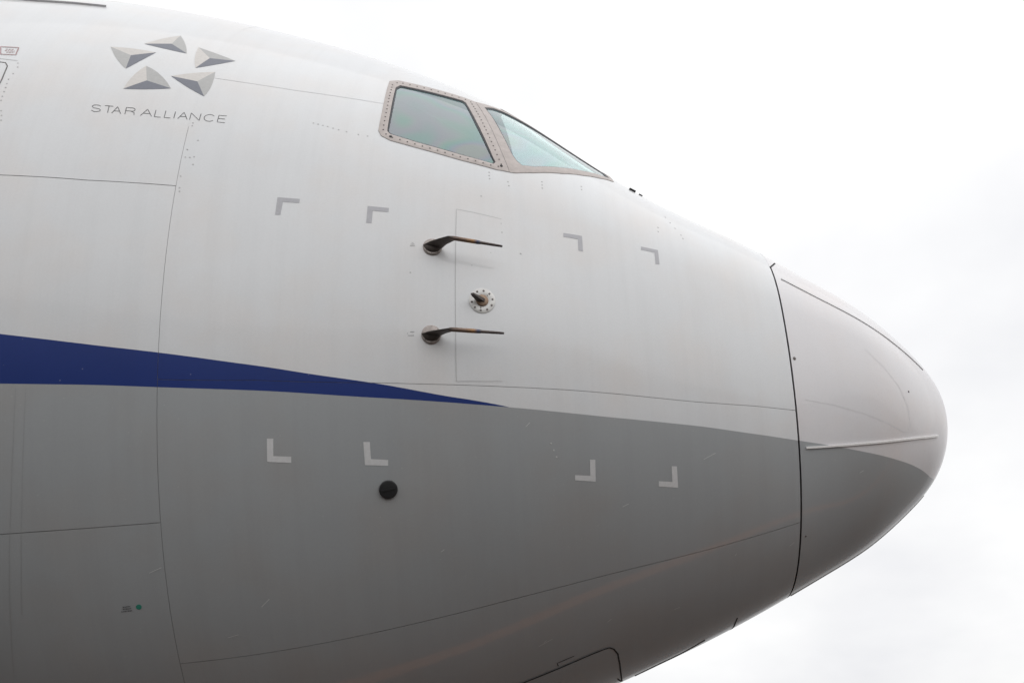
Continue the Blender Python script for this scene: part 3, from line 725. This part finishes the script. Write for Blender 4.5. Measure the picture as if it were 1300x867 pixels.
g = raised('nose_gear_door', gd_poly, 0.003, 'skin'); g['label'] = 'nose gear door with rounded front corner'
ribbon('gear_door_gap', gd_poly[:-2], 0.010, 0.0042, 'void', plane)
# hinge fairing beside the gear door, keel joint and drain strip
hg = [(np.array(gd[1]) + (0.0, 0.012)), (np.array(gd[1]) + (0.005, 0.028)), (np.array(gd[2]) + (0.1, 0.024))]
ribbon('hinge_edge', [tuple(x) for x in hg], 0.006, 0.0014, 'void', plane)
ribbon('keel_joint', PLACE['keel_gap'] + [(1.661, -1.9)], 0.011, 0.0014, 'void', plane)
ribbon('keel_strip', PLACE['keel_line'], 0.010, 0.004, 'sealant', plane, depth=0.005)

# probe doubler: thin plate round the air data probes
db = PLACE['doubler']
d = raised('probe_plate', [db[0], db[1], db[2], db[3], db[4], db[5], db[6]], 0.0016, 'skin'); d['label'] = 'thin skin plate under the probes'
ribbon('plate_edge', db[:3], 0.0035, 0.0020, 'rivet', plane)
ribbon('plate_edge', [db[0], db[6]], 0.0032, 0.0020, 'rivet', plane)

# rivets and small fasteners, each a shallow head
V, Fc = [], []
for p in PLACE['rivets']:
    v, f = lathe([(0.0052, -0.001), (0.0052, 0.0012), (0.0035, 0.0016)], frame_at(*p), 8)
    base = len(V); V += v; Fc += [[base + x for x in q] for q in f]
rv = auto_smooth(make('rivets', V, Fc, 'rivet', plane)); rv['kind'] = 'stuff'

# worn paint: short pale scratches, and faint lap lines down the aft skin
strokes('scratches', PLACE['scratches'], 0.0035, 'scratch', plane)['kind'] = 'stuff'
for p in PLACE['lap_lines']: ribbon('skin_lap', p, 0.0045, 0.0006, 'lap', plane)

# ---------------------------------------------------------------- radome fittings
def mean_theta(k): return sum(t for _, t in PLACE[k]) / len(PLACE[k])
ts_, tt_ = mean_theta('strip_side'), mean_theta('strip_top')
def strip(th, s0, s1, w, mat, port=False, hh=0.009):
    path = [(s, th if not port else PI - th) for s in np.linspace(s0 ** 0.5, s1 ** 0.5, 40) ** 2]
    return ribbon('lightning_strip', path, w, hh, mat, rad, depth=hh + 0.001, step=0.012)
for port in (False, True):
    strip(ts_, PLACE['strip_side'][0][0], PLACE['strip_side'][-1][0], 0.012, 'steel', port)
    strip(tt_, PLACE['strip_top'][0][0], PLACE['strip_top'][-1][0], 0.009, 'grey_strip', port, 0.005)
strip(-1.70, 1.25, 0.235, 0.012, 'grey_strip', False, 0.0045)
jt = PLACE['joint_tab'][0][1]
ribbon('seam_filler', [(ST_RADOME, t) for t in np.linspace(jt + 0.02, PI - jt - 0.02, 30)], 0.016, 0.0006, 'radome', rad)
ribbon('repair_edge', PLACE['repair_edge'], 0.007, 0.0006, 'repair', rad)  # thin curved lines, slightly darker than the radome paint
ribbon('repair_edge', PLACE['repair_edge_low'], 0.006, 0.0006, 'repair', rad)
ribbon('joint_tab', PLACE['joint_tab'], 0.011, 0.0012, 'void', rad)
for k, p in enumerate(PLACE['screws']):
    r = (0.011, 0.006, 0.006)[k]
    v, f = lathe([(r, -0.001), (r, 0.002), (r * 0.6, 0.004)], frame_at(*p), 14)
    auto_smooth(make('radome_screw', v, f, 'bolt', rad))

# ---------------------------------------------------------------- air data probes
def probe(place, h_bend, label):
    fr = frame_at(*place); P, t, n, b_ = fr
    v, f = lathe([(0.055, -0.004), (0.055, 0.004), (0.048, 0.012), (0.030, 0.016), (0.0, 0.017)], fr, 36)
    o = auto_smooth(make('air_data_probe', v, f[:-1], 'mount', plane)); o['label'] = label
    V, Fc = [], []
    for k in range(8):
        a = 2 * PI * k / 8
        vv, ff = lathe([(0.005, 0.006), (0.005, 0.0125), (0.003, 0.013)], fr, 8, (0.042 * math.cos(a), 0.042 * math.sin(a)))
        base = len(V); V += vv; Fc += [[base + x for x in q] for q in ff]
    bo = auto_smooth(make('bolts', V, Fc, 'bolt', o)); bo['kind'] = 'stuff'
    # dark root fairing covering the lower part of the mount
    V = []; Fc = []; nr = 7
    for i in range(nr):
        k_ = i / (nr - 1); r = 0.0545 * math.cos(k_ * PI / 2 * 0.92); h = 0.004 + 0.026 * math.sin(k_ * PI / 2)
        for j in range(25):
            a = PI + PI * j / 24 + 0.16; x, y = r * math.cos(a), r * math.sin(a)
            V.append(P + t * x + b_ * (y + 0.010) * (1.0 if y < -0.02 else 0.9) + n * h)
    for i in range(nr - 1):
        for j in range(24): Fc.append([i*25+j, i*25+j+1, (i+1)*25+j+1, (i+1)*25+j])
    Fc.append([i*25 for i in range(nr)] + [i*25+24 for i in range(nr-1, -1, -1)])
    auto_smooth(make('root_fairing', V, Fc, 'probe', o), 50)
    # swept strut: lens-shaped blade from the mount to the tube
    rings = []
    H = [(0.0, 0.0, 0.112, 0.020), (0.05, 0.030, 0.100, 0.017), (0.095, 0.072, 0.086, 0.014), (0.120, 0.098, 0.078, 0.013), (0.135, 0.112, 0.070, 0.012)]
    for h, a, ch, tk in H:
        h *= h_bend / 0.130
        c = P + n * (h + 0.008) + t * a
        rings.append([c + t * (ch * (math.cos(2*PI*k/20)) * 0.5) + b_ * (tk * math.sin(2*PI*k/20) * 0.5 * (1 + 0.2 * math.cos(2*PI*k/20))) for k in range(20)])
    V = [p for r in rings for p in r]; Fc = []
    for i in range(len(rings) - 1):
        for k in range(20):
            j = (k + 1) % 20; Fc.append([i*20+k, i*20+j, (i+1)*20+j, (i+1)*20+k])
    Fc.append(list(range(80, 100)))
    auto_smooth(make('strut', V, Fc, 'probe', o), 60)
    # tube lying along the airflow, slightly nose-in, thinning to its open tip
    A0 = P + n * (h_bend + 0.002) + t * 0.085; A1 = P + n * (h_bend - 0.004) + t * 0.392
    prof = [(0.0, 0.004), (0.03, 0.0105), (0.10, 0.0125), (0.30, 0.0125), (0.50, 0.0120), (0.56, 0.0112), (0.60, 0.0090), (0.80, 0.0080), (0.95, 0.0070), (1.0, 0.0055)]
    ax = (A1 - A0); V, Fc, al = [], [], []
    u1 = np.cross(ax / np.linalg.norm(ax), n); u1 /= np.linalg.norm(u1); u2 = np.cross(u1, ax / np.linalg.norm(ax))
    for x, r in prof:
        for k in range(16):
            a = 2 * PI * k / 16; V.append(A0 + ax * x + u1 * r * math.cos(a) + u2 * r * math.sin(a)); al.append(x)
    for x, r in ((1.0, 0.0035), (0.93, 0.003)):
        for k in range(16):
            a = 2 * PI * k / 16; V.append(A0 + ax * x + u1 * r * math.cos(a) + u2 * r * math.sin(a)); al.append(x)
    nr = len(prof) + 2
    for i in range(nr - 1):
        for k in range(16):
            j = (k + 1) % 16; Fc.append([i*16+k, i*16+j, (i+1)*16+j, (i+1)*16+k])
    Fc.append(list(range(16))); Fc.append(list(range((nr-1)*16, nr*16)))
    auto_smooth(make('tube', V, Fc, 'tube', o, True, None, dict(along=al)), 50)
probe(PLACE['probe_upper'], 0.130, 'upper forward-pointing air data probe')
probe(PLACE['probe_lower'], 0.126, 'lower forward-pointing air data probe')

# angle of attack vane on its round plate
fr = frame_at(*PLACE['vane']); P, t, n, b_ = fr
v, f = lathe([(0.076, -0.002), (0.076, 0.0035), (0.0735, 0.005), (0.036, 0.005), (0.034, 0.004)], fr, 48)
vo = auto_smooth(make('flow_vane', v, f, 'plate', plane)); vo['label'] = 'small dark airflow vane on a round pale plate'
v, f = lathe([(0.035, 0.003), (0.035, 0.009), (0.030, 0.0125), (0.012, 0.014), (0.0, 0.0142)], fr, 32)
auto_smooth(make('hub', v, f[:-1], 'brass', vo))
V, Fc = [], []
for k in range(10):
    a = 2 * PI * k / 10 + 0.25; r = 0.060
    vv, ff = lathe([(0.0062, 0.003), (0.0062, 0.0068), (0.004, 0.0074)], fr, 8, (r * math.cos(a), r * math.sin(a)))
    base = len(V); V += vv; Fc += [[base + x for x in q] for q in ff]
for a in (0.9, 2.6, 4.6):
    vv, ff = lathe([(0.0035, 0.003), (0.0035, 0.0062), (0.002, 0.0066)], fr, 8, (0.044 * math.cos(a), 0.044 * math.sin(a)))
    base = len(V); V += vv; Fc += [[base + x for x in q] for q in ff]
bo = auto_smooth(make('bolts', V, Fc, 'bolt', vo)); bo['kind'] = 'stuff'
# swept wedge blade standing out from the hub and trailing aft
blade = [(0.016, 0.012, 0.010), (-0.030, 0.010, 0.012), (-0.075, 0.080, 0.004), (-0.060, 0.092, 0.004), (-0.010, 0.040, 0.009)]
V = [P + t * x + n * h + b_ * w for x, h, w in blade] + [P + t * x + n * h - b_ * w for x, h, w in blade]
k = len(blade); Fc = [list(range(k)), list(range(2*k - 1, k - 1, -1))] + [[i, k + i, k + (i + 1) % k, (i + 1) % k] for i in range(k)]
auto_smooth(make('blade', V, Fc, 'probe', vo), 30)
v, f = lathe([(0.011, 0.010), (0.011, 0.022), (0.008, 0.026)], fr, 16)
auto_smooth(make('spindle', v, f, 'probe', vo))

# black plug below
fr = frame_at(*PLACE['cap']); P, t, n, b_ = fr
v, f = lathe([(0.050, -0.003), (0.050, 0.010), (0.046, 0.014), (0.030, 0.016), (0.0, 0.0165)], fr, 40)
cp = auto_smooth(make('port_plug', v, f[:-1], 'black', plane)); cp['label'] = 'black round plug below the stripe'
V = [P + t * x + b_ * y + n * h for h in (0.012, 0.0205) for x, y in ((-0.038, -0.009), (0.038, 0.000), (0.038, 0.009), (-0.038, 0.000))]
recalc(make('grip_bar', V, [[0,1,2,3],[4,5,6,7],[0,1,5,4],[1,2,6,5],[2,3,7,6],[3,0,4,7]], 'black', cp, False))
